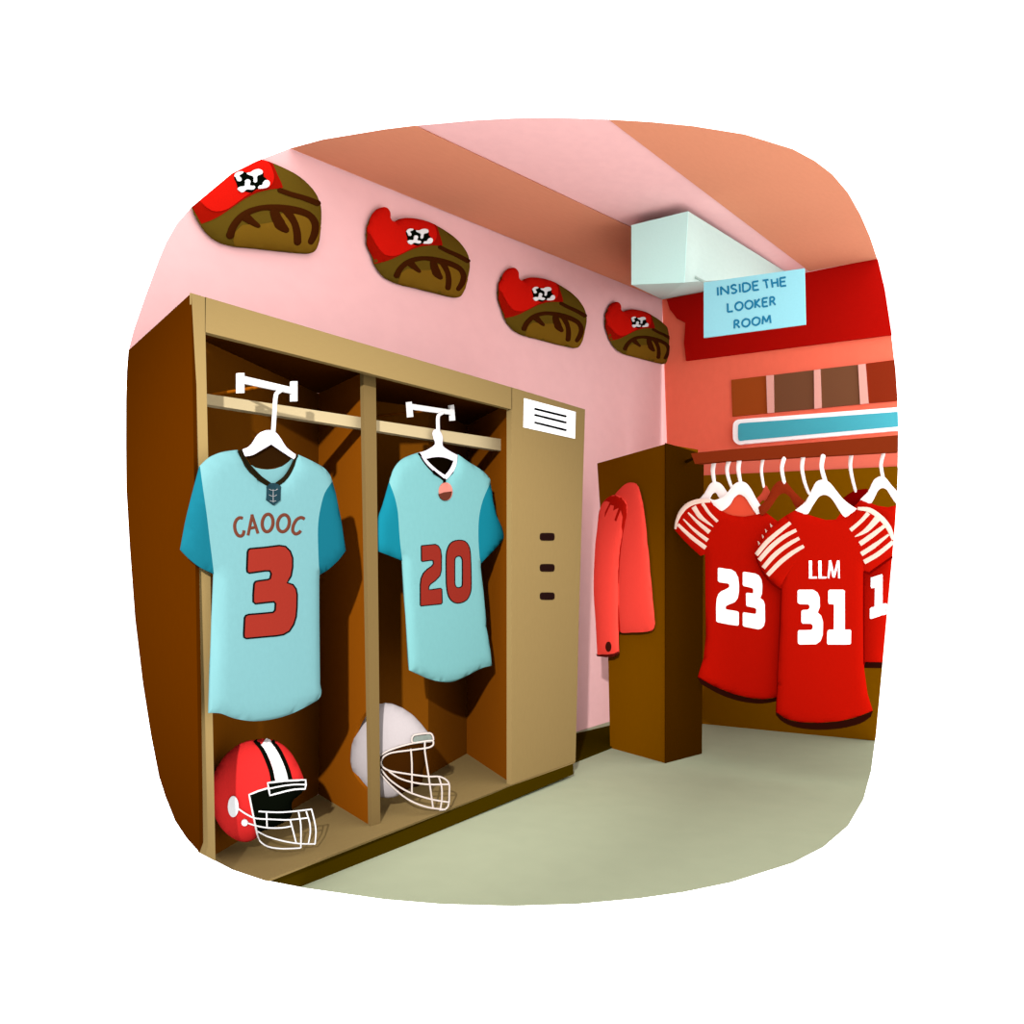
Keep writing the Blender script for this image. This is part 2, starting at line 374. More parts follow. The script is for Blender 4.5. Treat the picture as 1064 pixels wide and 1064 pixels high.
LET = dict(I=[[(.5,0),(.5,1)]], N=[[(0,0),(0,1)],[(0,1),(1,0)],[(1,0),(1,1)]], S=[[(.95,.86),(.6,1),(.2,.92),(.08,.72),(.35,.55),(.75,.42),(.95,.24),(.7,.04),(.35,0),(.05,.1)]],
 D=[[(0,0),(0,1)],[(0,1),(.5,.98),(.9,.78),(1,.5),(.9,.22),(.5,.02),(0,0)]], E=[[(0,0),(0,1)],[(0,1),(1,1)],[(0,.53),(.85,.53)],[(0,0),(1,0)]], T=[[(.5,0),(.5,1)],[(0,1),(1,1)]], H=[[(0,0),(0,1)],[(1,0),(1,1)],[(0,.52),(1,.52)]],
 L=[[(0,1),(0,0)],[(0,0),(1,0)]], O=[[(.5,1),(.12,.82),(0,.5),(.12,.18),(.5,0),(.88,.18),(1,.5),(.88,.82),(.5,1)]], K=[[(0,0),(0,1)],[(.9,1),(.1,.5)],[(.1,.5),(1,0)]],
 R=[[(0,0),(0,1)],[(0,1),(.55,.98),(.82,.76),(.55,.52),(0,.48)],[(.4,.5),(1,0)]], M=[[(0,0),(.1,1)],[(.1,1),(.5,.2)],[(.5,.2),(.9,1)],[(.9,1),(1,0)]])
WID = dict(I=.12, M=1.35, O=1.25, N=1.1, D=1.1)
def word(mb, s, quad, fr, mat, w, gap=.42):
    tot = sum(WID.get(c, .85) for c in s)+gap*(len(s)-1); u = 0; tl, tr, br, bl = [np.array(p, float) for p in quad]
    for c in s:
        wd = WID.get(c, .85)
        for p in LET[c]:
            q = [((bl*(1-a)+br*a)*(1-b)+(tl*(1-a)+tr*a)*b) for a, b in (((u+x*wd)/tot, .1+y*.8) for x, y in p)]
            stroke(mb, [tuple(v) for v in q], w, fr, flat, mat, .0015, round_=False)
        u += wd+gap
word(mb, 'INSIDE', zs([(207,226),(556,172),(562,262),(212,312)]), FS, 'sign_ink', 1.9); mb.build('lettering', t); mb = MB(); word(mb, 'THE', zs([(592,168),(790,140),(794,228),(612,252)]), FS, 'sign_ink', 1.9)
mb.build('lettering', t); mb = MB(); word(mb, 'LOOKER', zs([(296,364),(700,304),(702,392),(298,452)]), FS, 'sign_ink', 1.9); mb.build('lettering', t); mb = MB(); word(mb, 'ROOM', zs([(354,508),(660,461),(662,546),(354,592)]), FS, 'sign_ink', 1.9)
mb.build('lettering', t)
mb = MB(); tube(mb, [(-1.93,5.112,2.89),(-2.055,5.15,2.975)], .008, 'duct', 8, False); mb.build('bracket', t)

# ================================================================== open locker unit
LX = -2.5; L0 = PX(LX); ZF = .095; FZ = PZ(ZF)
loc = thing('open_locker', 'tan wooden locker unit with two open bays on the pink wall', 'locker', (LX, 3.1, 0))
YS = at((198.8,304.5), L0)[1]
SIDE = PY(YS)
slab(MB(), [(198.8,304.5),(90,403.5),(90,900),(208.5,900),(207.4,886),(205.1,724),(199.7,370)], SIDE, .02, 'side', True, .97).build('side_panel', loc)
slab(MB(), [(198.6,304.3),(213.8,309),(213.4,345),(217.8,540),(220.9,740),(223.8,888),(224,960),(208.5,960),(207.4,886),(205.1,724),(199.7,370)], L0, .008, 'tan', True, 1).build('front_post', loc)
slab(MB(), [(213,308.5),(532,402.6),(532,425.4),(390,389.6),(378,386.3),(213,344.9)], L0, .03, 'tan', False, 1).build('top_rail', loc)
F2 = PX(-2.59)
slab(MB(), [(377.5,380),(390.3,380),(390.5,389),(394.1,720),(395.3,856.5),(386.2,859),(383.7,720)], F2, .02, 'tan_post', False, 1).build('divider_post', loc)
P1 = at((386,858.5), FZ); P2 = at((331,825), FZ); TOP = 2.05
def wallpl(a, b): return Fr(a, np.cross(V3(b)-V3(a), V3((0,0,1))))
fdv = wallpl(P1, P2)
topf, topb = proj((P1[0],P1[1],TOP)), proj((P2[0],P2[1],TOP))
wz = lambda p: Z(355,720,.12218,p)
notch = wz([(246,853),(238,849),(170,780),(110,700),(82,620),(75,560),(85,450),(110,350),(150,250),(200,170),(232,137),(236,128)])
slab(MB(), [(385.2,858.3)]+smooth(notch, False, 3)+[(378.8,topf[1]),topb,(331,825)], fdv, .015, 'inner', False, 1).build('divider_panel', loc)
Q1, Q2 = at((531.5,814), FZ), at((485,783), FZ)
def upright(mb, a, b, z0, z1, th, mat):      # board standing on the line a-b
    d = V3((b[0]-a[0], b[1]-a[1], 0)); n = V3((-d[1], d[0], 0)); n /= np.linalg.norm(n)
    if np.dot(n[:2], -V3(a)[:2]) > 0: n = -n
    prism(mb, [(a[0],a[1],z0),(b[0],b[1],z0),(b[0],b[1],z1),(a[0],a[1],z1)], n*th, mat)
mb = MB(); upright(mb, Q1, Q2, ZF, TOP, .015, 'inner'); mb.build('divider_panel', loc)
B0 = at((223.8,888), FZ); d = P2-B0; B00 = B0-d*.12
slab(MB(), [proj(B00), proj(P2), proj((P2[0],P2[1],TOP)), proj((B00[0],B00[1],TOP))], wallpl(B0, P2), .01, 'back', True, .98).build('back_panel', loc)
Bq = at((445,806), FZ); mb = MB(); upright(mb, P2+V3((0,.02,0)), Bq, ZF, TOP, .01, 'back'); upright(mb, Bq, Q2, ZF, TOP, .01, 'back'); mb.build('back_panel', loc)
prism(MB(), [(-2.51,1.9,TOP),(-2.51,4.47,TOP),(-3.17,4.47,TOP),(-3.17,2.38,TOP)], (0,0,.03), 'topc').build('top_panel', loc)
base = [proj((LX,1.9,ZF)), proj((LX,4.49,ZF)), proj((-3.17,4.49,ZF)), proj((-3.17,2.0,ZF))]
base[0:2] = [(207, 942), (531,815.6), (597,791.2)]
slab(MB(), base, FZ, .012, 'tan', True, .97).build('floor_panel', loc)
slab(MB(), [(200,942.5),(340,887.3),(595.2,791.7),(595.9,804.4),(340,912.6),(200,973)], PX(LX-.001), .012, 'olive', True, .97).build('kick_board', loc)
door = slab(MB(), [(531.5,402.3),(608,425.4),(604.5,540),(601.6,640),(598,790.8),(597,793),(531.5,816.4)], L0, .03, 'tan', False, 1).build('side_door', loc)
prism(MB(), [(-2.53,4.46,.06),(-3.17,4.46,.06),(-3.17,4.46,2.07),(-2.53,4.46,2.07)], (0,.02,0), 'side').build('end_panel', loc)
F3 = PX(LX+.004)
mb = MB(); slab(mb, [(545,413.8),(598.2,428),(597.5,455.8),(544.4,444)], F3, .004, 'card', False, 1)
for a, b in (((556,424.9),(587.5,432.6)),((556,431.2),(587.5,439)),((556,439.1),(587.5,446.9))): stroke(mb, [a, b], 2.1, F3, flat, 'ink', .001)
mb.build('name_card', door)
for y0, y1 in ((553.9,561.6),(586.2,593.8),(615.7,623.1)):
    c = 1.6; slab(MB(), smooth([(561.6+c,y0),(576.2-c,y0),(576.2,y0+c),(576.2,y1-c),(576.2-c,y1),(561.6+c,y1),(561.6,y1-c),(561.6,y0+c)], n=2), F3, .004, 'vent', False, 1).build('vent_slot', door)
F4 = PX(-2.645)
slab(MB(), [(212,408.7),(382,434.5),(382,446.2),(212,419.7)], F4, .045, 'rail', False, 1).build('shelf_rail', loc)
slab(MB(), [(389,436.2),(525,456.8),(525,469),(389,447.2)], F4, .045, 'rail', False, 1).build('shelf_rail', loc)

# ================================================================== wall hooks, hangers, teal jerseys
fz = lambda p: Z(230,380,.09398,p); ez = lambda p: Z(410,410,.09398,p)
JX1, JX2 = -2.455, -2.615
def hook_bar(parts, x, label, backx):
    fr = PX(x); t = thing('hook_bar', label, 'hook', at(parts[1][0], fr), 'white hook bars in the locker bays')
    slab(MB(), parts[1], fr, .012, 'white', False, 1).build('bar', t)
    for k in (0, 2): slab(MB(), parts[k], fr, .014, 'white', False, 1).build('end_cap', t)
    c = np.mean([at(p, fr) for p in parts[1]], 0); mb = MB(); tube(mb, [c-V3((.01,0,0)), V3((backx, c[1]+.0, c[2]))], .006, 'inner', 8, False); mb.build('mounting_arm', t)
hook_bar([fz([(192,80),(255,80),(255,300),(192,300)]), fz([(255,115),(787,240),(787,308),(255,195)]), fz([(787,172),(842,172),(842,392),(787,392)])], JX1-.002, 'white hook bar with square end caps in the left bay', -2.93)
hook_bar([ez([(150,82),(190,78),(208,245),(162,250)]), ez([(195,103),(618,168),(625,222),(200,165)]), ez([(615,118),(658,112),(672,285),(630,288)])], JX2-.002, 'smaller white hook bar with slanted end caps in the middle bay', -3.0)
def hanger(name, label, x, body, stem, sw, mats, grp, fr=None, neck=None, cl=False):
    fr = fr or PX(x); q = fr.px(body); H = soft(q, .006, .012)
    t = thing(name, label, 'hanger', at(stem[0], fr), grp)
    patch(MB(), body, fr, H, mats[0], 0, 1, .02, cl=cl).build('hanger_body', t, 40)
    stroke(MB(), stem, sw, fr, flat, mats[1], .004).build('hook', t, 40)
    return t
hb1 = smooth(fz([(235,930),(290,905),(340,860),(390,780),(440,735),(520,712),(600,740),(650,800),(710,895),(760,940),(830,990),(810,1045),(795,1030),(700,970),(550,868),(430,940),(350,985),(270,1003),(245,1010)]), n=3, sharp=(10,11,12,14,17,18))
hanger('clothes_hanger', 'white hanger holding the jersey with the number 3', JX1, hb1, fz([(655,275),(603,320),(585,540),(572,735)]), 4.1, ('hang','white'), 'white hangers of the teal jerseys')
hb2 = smooth(ez([(270,640),(330,625),(390,595),(450,545),(432,480),(422,425),(440,390),(480,385),(510,420),(530,480),(530,565),(600,620),(685,665),(650,735),(560,700),(460,690),(345,710)]), n=3, sharp=(0,12,13,16))
hanger('clothes_hanger', 'white hanger holding the jersey with the number 20', JX2, hb2, ez([(525,205),(480,240),(480,395)]), 3.4, ('hang','white'), 'white hangers of the teal jerseys')

def jersey(name, label, fr, parts, whole, D=.018, R=.05, loc_px=None, grp=None, cl=False):
    """parts: (name, outline, material); returns the thing and its surface height"""
    whole = clip(whole) if cl else whole
    q = fr.px(whole); H = soft(q, D, R)
    t = thing(name, label, 'jersey', at(loc_px, fr), grp)
    for n, o, m in parts: patch(MB(), o, fr, H, m, 0, 1, .03, cl=cl).build(n, t, 50)
    return t, H
az = lambda p: Z(120,370,.26316,p); bz = lambda p: Z(120,640,.28195,p)
seamL = az([(332,435),(345,530),(358,620),(370,720),(380,800),(387,860)])
seamR = az([(855,495),(825,540),(808,600),(799,660),(798,730),(803,865)])
bodyR = [(331.5,640),(332.3,710.5),(333.7,717.5),(332.9,723.2),(328.6,728),(306.1,740.1),(286.3,746.6),(263.8,749.4),(244,746.6),(230,741.5),(221.5,740.7),(216.7,740.9)]
bodyL = [(220,640)]
neck1 = [(246.3,467.4),(256,483),(267,495),(282,506),(293,499),(301,488),(310,472.6)]
topL = smooth([(207.4,484.5),(217.4,475.3),(230.5,469.8),(246.3,467.4)], False, 4)
topR = smooth([(310,472.6),(322.6,478.4),(335.8,485.8),(342.4,493.2),(345,500.3)], False, 4)
botm = smooth(bodyR[2:], False, 3)
body1 = topL+neck1[1:-1]+topR+smooth(seamR, False, 3)[1:]+bodyR[:2]+botm+bodyL+smooth(seamL, False, 2)[::-1][:-1]
slL = smooth(az([(332,435),(300,555),(275,660),(256,765)]), False, 3)+smooth(az([(256,765),(290,800),(335,835),(387,860)]), False, 3)[1:]+smooth(seamL, False, 2)[::-1][1:-1]
slR = az([(855,495),(880,600),(908,768)])+smooth(az([(908,768),(880,805),(840,842),(803,865)]), False, 3)[1:]+smooth(seamR, False, 3)[::-1][1:-1]
whole1 = topL+neck1[1:-1]+topR+az([(880,600),(908,768),(880,805),(840,842),(803,865)])+bodyR[:2]+botm+bodyL+smooth(az([(256,765),(290,800),(335,835),(387,860)]), False, 3)[::-1]+az([(275,660),(300,555)])
FJ1 = PX(JX1)
t, H = jersey('sports_jersey', 'light teal jersey with darker sleeves and red number 3', FJ1, [('body', body1, 'teal'), ('sleeve', slL, 'sleeve'), ('sleeve', slR, 'sleeve')], whole1, loc_px=(275,740), grp='teal jerseys in the locker bays')
FJb = PX(JX1-.012)
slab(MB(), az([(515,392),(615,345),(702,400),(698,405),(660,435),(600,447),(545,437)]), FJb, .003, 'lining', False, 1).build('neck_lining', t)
slab(MB(), az([(536,430),(552,440),(576,446),(600,448),(630,445),(660,435),(682,420),(706,396),(700,440),(620,520)]), PX(JX1-.010), .003, 'teal', False, 1).build('inner_back', t)
mb = MB(); stroke(mb, [(248.9,467.9),(256.8,483.2),(267.4,495),(280,504)], [4.6,5.4,5.4,5], FJ1, H, 'collar', .003, round_=False); stroke(mb, [(308.4,473.2),(302.9,485.8),(296.3,496.3),(286,504.5)], [3,3.6,4.2,4.4], FJ1, H, 'collar', .003, round_=False); mb.build('collar', t)
tz = lambda p: Z(225,500,.10338,p); nz = lambda p: Z(225,560,.10338,p)
mb = MB(); patch(mb, tz([(497,55),(515,28),(560,18),(605,28),(632,50),(628,190),(563,243),(492,190)]), FJ1, H, 'tag', .006)
H2 = lambda q: H(q)+.0055
for s in ([(565,50),(565,210)], [(525,80),(545,90),(585,92),(608,80)], [(525,138),(545,148),(580,150),(598,138)], [(535,197),(565,204),(590,197)]): stroke(mb, tz(s), .7, FJ1, H2, 'tag_line', .001)
mb.build('placket', t)
mb = MB()
for s in ([(258,372),(225,368),(195,392),(178,440),(185,500),(210,543),(240,552),(263,535),(272,495)],[(880,380),(845,365),(800,388),(768,445),(762,500),(788,530),(822,520),(842,498)]):
    stroke(mb, tz(s), 3.4, FJ1, H, 'name', .0015, round_=False)
for s in ([(312,545),(355,335)],[(350,335),(412,525)],[(330,475),(388,462)]): stroke(mb, tz(s), 3.1, FJ1, H, 'name', .0015, round_=False, curve=False)
for e in (ellipse(509,420,54,88,.1), ellipse(668,423,58,86,.2)): stroke(mb, tz(e), 3.5, FJ1, H, 'name', .0015, closed=True)
mb.build('lettering', t)
n3 = nz([(335,98),(480,85),(630,66),(690,76),(737,123),(761,190),(761,280),(746,370),(706,440),(765,460),(796,503),(806,560),(804,680),(796,780),(772,858),(728,927),(668,961),(600,973),(450,986),(295,1000),(274,988),(271,960),(279,792),(293,769),(322,759),(450,749),(565,738),(585,717),(590,650),(573,631),(490,639),(388,651),(366,633),(366,560),(374,452),(388,429),(420,421),(512,409),(536,398),(546,350),(532,321),(480,321),(325,343),(306,332),(302,300),(309,132),(318,108)])
mb = MB(); patch(mb, n3, FJ1, H, 'num', .002); stroke(mb, n3, 1.6, FJ1, lambda q: H(q)+.0018, 'ink', .001, closed=True, curve=False); mb.build('number', t)

c2 = lambda p: Z(350,370,.26316,p); d2 = lambda p: Z(340,640,.28195,p)
seamL2 = c2([(207,500),(228,560),(240,620),(247,720),(257,808)]); seamR2 = c2([(605,500),(575,570),(560,640),(558,730),(565,822)])
tL = smooth(c2([(207,500),(225,445),(260,405),(320,381)]), False, 4); tR = smooth(c2([(477,388),(520,418),(570,450),(600,480),(605,500)]), False, 4)
nk2 = [(441,479.5),(450.4,489.9),(462,501),(471.5,488.9),(475,480)]
low2 = [(504.7,650),(511.1,691.6)]+smooth([(511.1,691.6),(500.7,694.1),(486.6,701.2),(472.5,707.7),(461.2,708.8),(447.1,706),(433,700),(425.1,696.4)], False, 3)[1:]+[(421.5,640)]
body2 = tL+nk2+tR+smooth(seamR2, False, 3)[1:]+low2+smooth(seamL2, False, 3)[::-1][:-1]
slL2 = [(404.5,501.6),(397.4,525.3),(391.6,541),(390.5,557),(391.6,572.3),(402.6,576.6)]+smooth(seamL2, False, 3)[::-1][:-1]
srR2 = c2([(612,560),(625,620),(655,690),(661,716),(640,745),(600,785)])
slR2 = c2([(605,500)])+srR2+smooth(seamR2, False, 3)[::-1][:-1]
whole2 = tL+nk2+tR+srR2+[seamR2[-1]]+low2+[seamL2[-1]]+slL2[1:6][::-1]
FJ2 = PX(JX2)
t, H = jersey('sports_jersey', 'smaller light teal jersey with white collar and red number 20', FJ2, [('body', body2, 'teal2'), ('sleeve', slL2, 'sleeve2'), ('sleeve', slR2, 'sleeve2')], whole2, loc_px=(465,700), grp='teal jerseys in the locker bays')
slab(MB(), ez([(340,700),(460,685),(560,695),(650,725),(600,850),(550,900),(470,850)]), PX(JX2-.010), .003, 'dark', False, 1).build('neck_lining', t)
mb = MB(); cl_ = ez([(272,642),(345,750),(450,855),(548,925)]); cr_ = ez([(552,925),(620,850),(660,765),(680,668)])
stroke(mb, cl_, [3.4,4.6,5.2,5.4], FJ2, H, 'dark', .002, round_=False); stroke(mb, cr_, [5.4,6.4,5.6,3.8], FJ2, H, 'dark', .002, round_=False)
Hc = lambda q: H(q)+.0019
stroke(mb, ez([(277,640),(352,745),(455,845),(552,915)]), [2,3,3.4,4], FJ2, Hc, 'hang', .001, round_=False); stroke(mb, cr_, [4,4.6,4,2.4], FJ2, Hc, 'hang', .001, round_=False); mb.build('collar', t)
mb = MB(); stroke(mb, ez([(547,940),(547,985)]), 2.8, FJ2, Hc, 'dark', .002)
Hp = soft(FJ2.px(c2(ellipse(426,535,26,36)), H), .012, .04); Hq = lambda q: H(q)+Hp(q)*.7
patch(mb, c2(ellipse(426,535,26,36)), FJ2, H, 'peach', .006, None, .01)
patch(mb, c2([(401,545),(426,536),(451,534)]+[p for p in ellipse(426,535,26,36,n=40) if p[1] > 538]), FJ2, lambda q: H(q)+.006, 'pend', .002, None, .01) if False else None
lower = [(452,534)]+[(426+26*math.cos(a), 535+36*math.sin(a)) for a in np.linspace(.1, math.pi-.25, 14)]+[(401,545),(420,538)]
patch(mb, c2(lower), FJ2, lambda q: H(q)+.005, 'pend', .002, None, .01); mb.build('pendant', t)
z2 = lambda p: Z(420,540,.09395,p)
two = z2([(188,288),(340,273),(373,288),(399,332),(409,400),(407,560),(392,618),(348,667),(288,712),(270,738),(267,775),(300,773),(398,758),(413,768),(417,918),(403,932),(182,954),(175,943),(175,720),(183,652),(208,593),(252,548),(302,513),(321,486),(315,452),(290,449),(197,462),(188,453),(186,302)])
zo = smooth(z2([(461,420),(468,350),(493,283),(532,243),(600,226),(668,238),(707,282),(725,340),(732,430),(737,600),(737,760),(722,828),(688,887),(630,917),(570,922),(522,897),(488,848),(471,780),(463,700),(461,560)]), n=2)
zi = smooth(z2([(556,450),(563,422),(585,405),(615,405),(635,428),(640,470),(640,710),(633,738),(605,751),(578,748),(562,727),(556,690)]), n=2)
mb = MB(); patch(mb, two, FJ2, H, 'num', .002); patch(mb, zo, FJ2, H, 'num', .002, holes=[zi[::-1]])
for o in (two, zo, zi): stroke(mb, o, .95, FJ2, lambda q: H(q)+.0018, 'ink', .001, closed=True, curve=False)
mb.build('number', t)

# ================================================================== football helmets
def cage_bars(paths, fr, fn, r, mat, zf):
    mb = MB()
    for p in paths:
        pts = [at(q, Fr(fr.p+fr.n*fn(q), fr.n)) for q in smooth(zf(p), False, 3)] if len(p) > 2 else [at(q, Fr(fr.p+fr.n*fn(q), fr.n)) for q in zf(p)]
        tube(mb, pts, r, mat, 8, False)
    return mb
rz = lambda p: Z(210,760,.12218,p)
fr = facing((262,820), 3.43)
out = [(435,80),(515,70),(570,75),(640,95),(720,150),(790,240),(835,330),(865,405),(862,500),(840,530),(785,575),(765,605),(762,640),(768,680),(755,725),(700,770),(620,810),(540,840),(490,880),(465,905),(420,930),(370,940),(310,930),(250,900),(180,840),(120,750),(88,650),(76,560),(78,470),(98,370),(140,290),(200,210),(280,140),(350,100)]
hull = smooth(rz(out), n=2); H = dome(fr.px(hull), .1)
t = thing('football_helmet', 'red football helmet with white centre stripe in the left bay', 'helmet', at((275,878), fr), 'football helmets in the locker bays')
shell = rz(out[:8]+[(720,415),(580,430),(562,483),(400,535),(440,740),(460,850),(468,903)]+out[20:])
sm = smooth(rz(out[20:]+out[:8]), False, 3)
shell = sm+rz([(720,415),(580,430),(562,483),(480,505),(400,535),(420,640),(440,740),(460,850),(468,903)])
patch(MB(), shell, fr, H, 'hel_r', 0, 1, .022).build('shell', t, 60)
lining = rz([(400,535),(480,505),(562,483),(580,430),(720,415),(865,405)])+smooth(rz(out[8:18]), False, 3)+rz([(500,850),(468,903),(460,850),(440,740),(420,640)])
patch(MB(), lining, fr, lambda q: H(q)*.93, 'hel_b', 0, 1, .022).build('lining', t, 60)
mb = MB()
stroke(mb, rz([(450,76),(510,150),(560,260),(590,350),(603,428)]), 4.6, fr, H, 'hel_b', .002, round_=False); stroke(mb, rz([(592,80),(655,165),(702,260),(733,340),(750,412)]), 4.6, fr, H, 'hel_b', .002, round_=False)
stroke(mb, rz([(524,86),(572,130),(620,220),(655,310),(680,420)]), [9.5,11.5,12,13,13.6], fr, H, 'hel_w', .004, round_=False); mb.build('centre_stripe', t)
Hh = lambda q: H(q)+.004
mb = MB(); patch(mb, rz([(560,438),(700,420),(880,412),(882,455),(875,490),(720,508),(577,545)]), fr, lambda q: max(H(q), .03), 'hel_b', .012)
Hb = lambda q: max(H(q), .03)+.012
stroke(mb, rz([(558,437),(700,420),(880,412),(882,455),(875,488),(790,492),(720,505),(577,543)]), 1.9, fr, Hb, 'hel_w', .003, closed=True, curve=False); stroke(mb, rz([(562,487),(700,460),(800,450),(882,452)]), 1.6, fr, Hb, 'hel_w', .003); mb.build('brow_guard', t)
mb = MB(); stroke(mb, rz([(562,480),(480,505),(400,537),(420,640),(445,760),(468,870)]), 2, fr, H, 'hel_w', .004, curve=False); mb.build('edge_trim', t)
mb = MB(); patch(mb, rz(ellipse(265,635,46,89)), fr, H, 'ear', .008, None, .01); patch(mb, rz(ellipse(362,770,27,27)), fr, H, 'hel_w', .012, None, .01); mb.build('ear_plate', t)
def bul(px):
    x = (px[0]-210)/.12218; q = fr.hit(px); return max(H(q), .02)+.014 if x < 470 else .02+.07*math.sin(min(1, max(0, (x-380)/560))*math.pi)
def bulr(px):
    x = (px[0]-210)/.12218; q = fr.px([px], H)[0]; k = min(1, max(0, (x-420)/180)); a = H(q)+.006; b = .03+.05*math.sin(min(1, max(0, (x-300)/680))*math.pi); b = max(b, a if k < 1 else H(q)+.006 if H(q) > 0 else b)
    return a*(1-k)+b*k
cage_bars([[(480,680),(640,688),(780,680),(930,662)],[(305,655),(370,700),(450,738),(600,748),(740,752),(900,735)],[(362,770),(450,800),(560,820),(680,820),(765,805)],[(470,850),(560,895),(700,935),(830,955),(960,958)],[(465,860),(490,930),(560,980),(680,998),(835,992)],
 [(548,690),(552,810)],[(750,755),(775,850),(800,950)],[(820,685),(840,800),(840,990)],[(885,680),(915,780),(920,860),(905,950)],[(930,662),(955,760),(968,850),(960,958)]], fr, bulr, .0031, 'hel_w', rz).build('face_cage', t, 60)

fr = facing((405,790), 4.02)
out = [(370,90),(430,98),(520,135),(600,190),(670,260),(725,330),(768,380),(775,440),(735,470),(715,540),(715,600),(690,660),(690,740),(660,790),(590,805),(510,855),(450,885),(380,892),(320,882),(240,850),(170,780),(110,700),(82,620),(75,560),(85,450),(110,350),(150,250),(200,170),(240,135),(300,100)]
hull = smooth(wz(out), n=2); H = dome(fr.px(hull), .09)
t = thing('football_helmet', 'pale grey football helmet with cream face cage behind the divider post', 'helmet', at((440,842), fr), 'football helmets in the locker bays')
shell = smooth(wz(out[15:]+out[:7]), False, 3)+wz([(775,405),(690,418),(600,430),(500,455),(400,490),(330,530),(322,600),(335,690),(400,760)])
patch(MB(), shell, fr, H, 'hel_g', 0, 1, .022).build('shell', t, 60)
lin_ = wz([(330,530),(400,490),(500,455),(600,430),(690,418),(775,405)])+smooth(wz(out[7:16]), False, 3)+wz([(400,760),(335,690),(322,600)])
patch(MB(), lin_, fr, lambda q: H(q)*.93, 'hel_d', 0, 1, .022).build('lining', t, 60)
Hb = lambda q: max(H(q), .03)+.008
mb = MB(); pd = smooth(wz([(612,415),(610,388),(625,370),(690,360),(745,352),(762,368),(762,402),(690,412)]), n=2); patch(mb, pd, fr, Hb, 'pad', .004)
stroke(mb, wz([(605,420),(598,385),(620,357),(745,342),(770,358),(775,405),(690,418)]), 2, fr, Hb, 'cage', .006, closed=True); mb.build('brow_pad', t)
def bulw(px):
    x = (px[0]-355)/.12218; q = fr.px([px], H)[0]; k = min(1, max(0, (x-380)/200)); a = H(q)+.006; b = .03+.05*math.sin(min(1, max(0, (x-250)/670))*math.pi)
    if H(q) > 0: b = max(b, H(q)+.006)
    return a*(1-k)+b*k
cage_bars([[(330,530),(400,490),(500,455),(600,430),(770,405),(778,440),(740,465),(600,485),(430,508),(360,540),(335,590),(350,630),(400,660),(470,675),(600,695),(740,712),(830,712),(890,740),(915,780),(915,860),(910,950),(880,990),(830,995)],
 [(400,665),(480,720),(580,755),(720,778),(905,778)],[(335,650),(400,730),(500,805),(600,855),(760,905),(910,930)],[(330,690),(420,790),(520,875),(620,935),(740,975),(880,992)],[(588,475),(597,600),(597,850)],[(708,405),(708,500),(740,710),(778,985)],[(825,712),(850,800),(852,900),(840,985)]], fr, bulw, .0042, 'cage', wz).build('face_cage', t, 60)

# ================================================================== red and brown helmets on the wall
cz = lambda p: Z(370,200,.12218,p); lz = lambda p: Z(412,228,.04323,p)
C_OUT = cz([(92,360),(100,300),(120,240),(150,180),(190,138),(232,125),(265,138),(286,175),(287,215),(300,242),(322,248),(350,238),(385,222),(430,218),(490,223),(560,236),(650,268),(685,284),(750,322),(820,370),(880,425),(925,485),(952,540),(965,605),(960,670),(945,740),(925,820),(900,870),(875,890),(840,892),(740,870),(600,835),(460,800),(370,780),(290,748),(230,705),(190,655),(165,605),(135,530),(108,450),(95,400)])
C_RED = C_OUT[37:]+C_OUT[:17]+cz([(668,276),(685,290),(708,370),(730,450),(690,452),(640,450),(560,458),(480,482),(400,520),(300,568),(230,592)])
C_BRT = cz([(112,285)])+C_OUT[2:17]+cz([(672,310),(681,360),(672,400),(640,435),(560,445),(500,460),(430,495),(360,530),(300,543),(240,530),(190,480),(145,400),(118,330)])
C_LGT = cz([(365,777),(358,740),(380,685),(430,650),(500,655),(560,662),(640,660),(670,620),(720,610),(800,625),(870,640),(920,680),(945,738),(925,818),(900,867),(875,887),(840,889),(740,867),(600,832),(460,797)])
C_STR = [(cz([(345,705),(375,650),(430,600),(500,570),(590,560),(680,575),(760,595),(830,620),(885,655),(912,710),(900,770),(868,820)]),[50,46,44,40,34,46,48,46,44,50,50,40]),(cz([(465,605),(500,640),(535,670)]),[60,45,30]),(cz([(655,600),(680,680),(715,722)]),[56,75,42]),(cz([(735,600),(775,680),(785,750),(780,808)]),[55,45,50,50]),(cz([(712,465),(780,500),(860,535),(948,582)]),[32,32,34,38])]
C_LOG = lz([(222,310),(240,290),(300,250),(400,238),(460,262),(560,262),(700,250),(765,310),(765,380),(810,425),(800,540),(640,580),(560,605),(500,632),(430,612),(380,590),(300,570),(262,500),(250,420),(228,360)])
C_LGW = [lz(p) for p in ([(232,290),(260,245),(320,222),(380,228),(400,245),(370,270),(325,285),(315,310),(345,345),(345,385),(310,400),(275,380),(262,340),(245,305)],
 [(460,268),(540,265),(600,235),(680,226),(740,250),(760,290),(740,325),(690,335),(650,350),(637,380),(632,440),(600,465),(570,440),(580,390),(575,350),(545,330),(490,305)],
 [(260,520),(310,495),(370,500),(400,485),(412,440),(415,400),(455,382),(500,405),(508,440),(488,475),(495,505),(560,515),(582,545),(550,578),(500,580),(440,562),(400,570),(350,602),(305,590),(272,555)],
 [(640,557),(670,525),(720,525),(745,480),(790,445),(840,455),(864,500),(848,552),(800,582),(720,587),(648,582)])]
def affine(src, dst):
    A = np.array([[x, y, 1] for x, y in src]); B = np.array(dst); X = np.linalg.lstsq(A, B, rcond=None)[0]
    return lambda pts: [tuple(np.array((x, y, 1))@X) for x, y in pts], math.sqrt(abs(X[0,0]*X[1,1]-X[0,1]*X[1,0]))
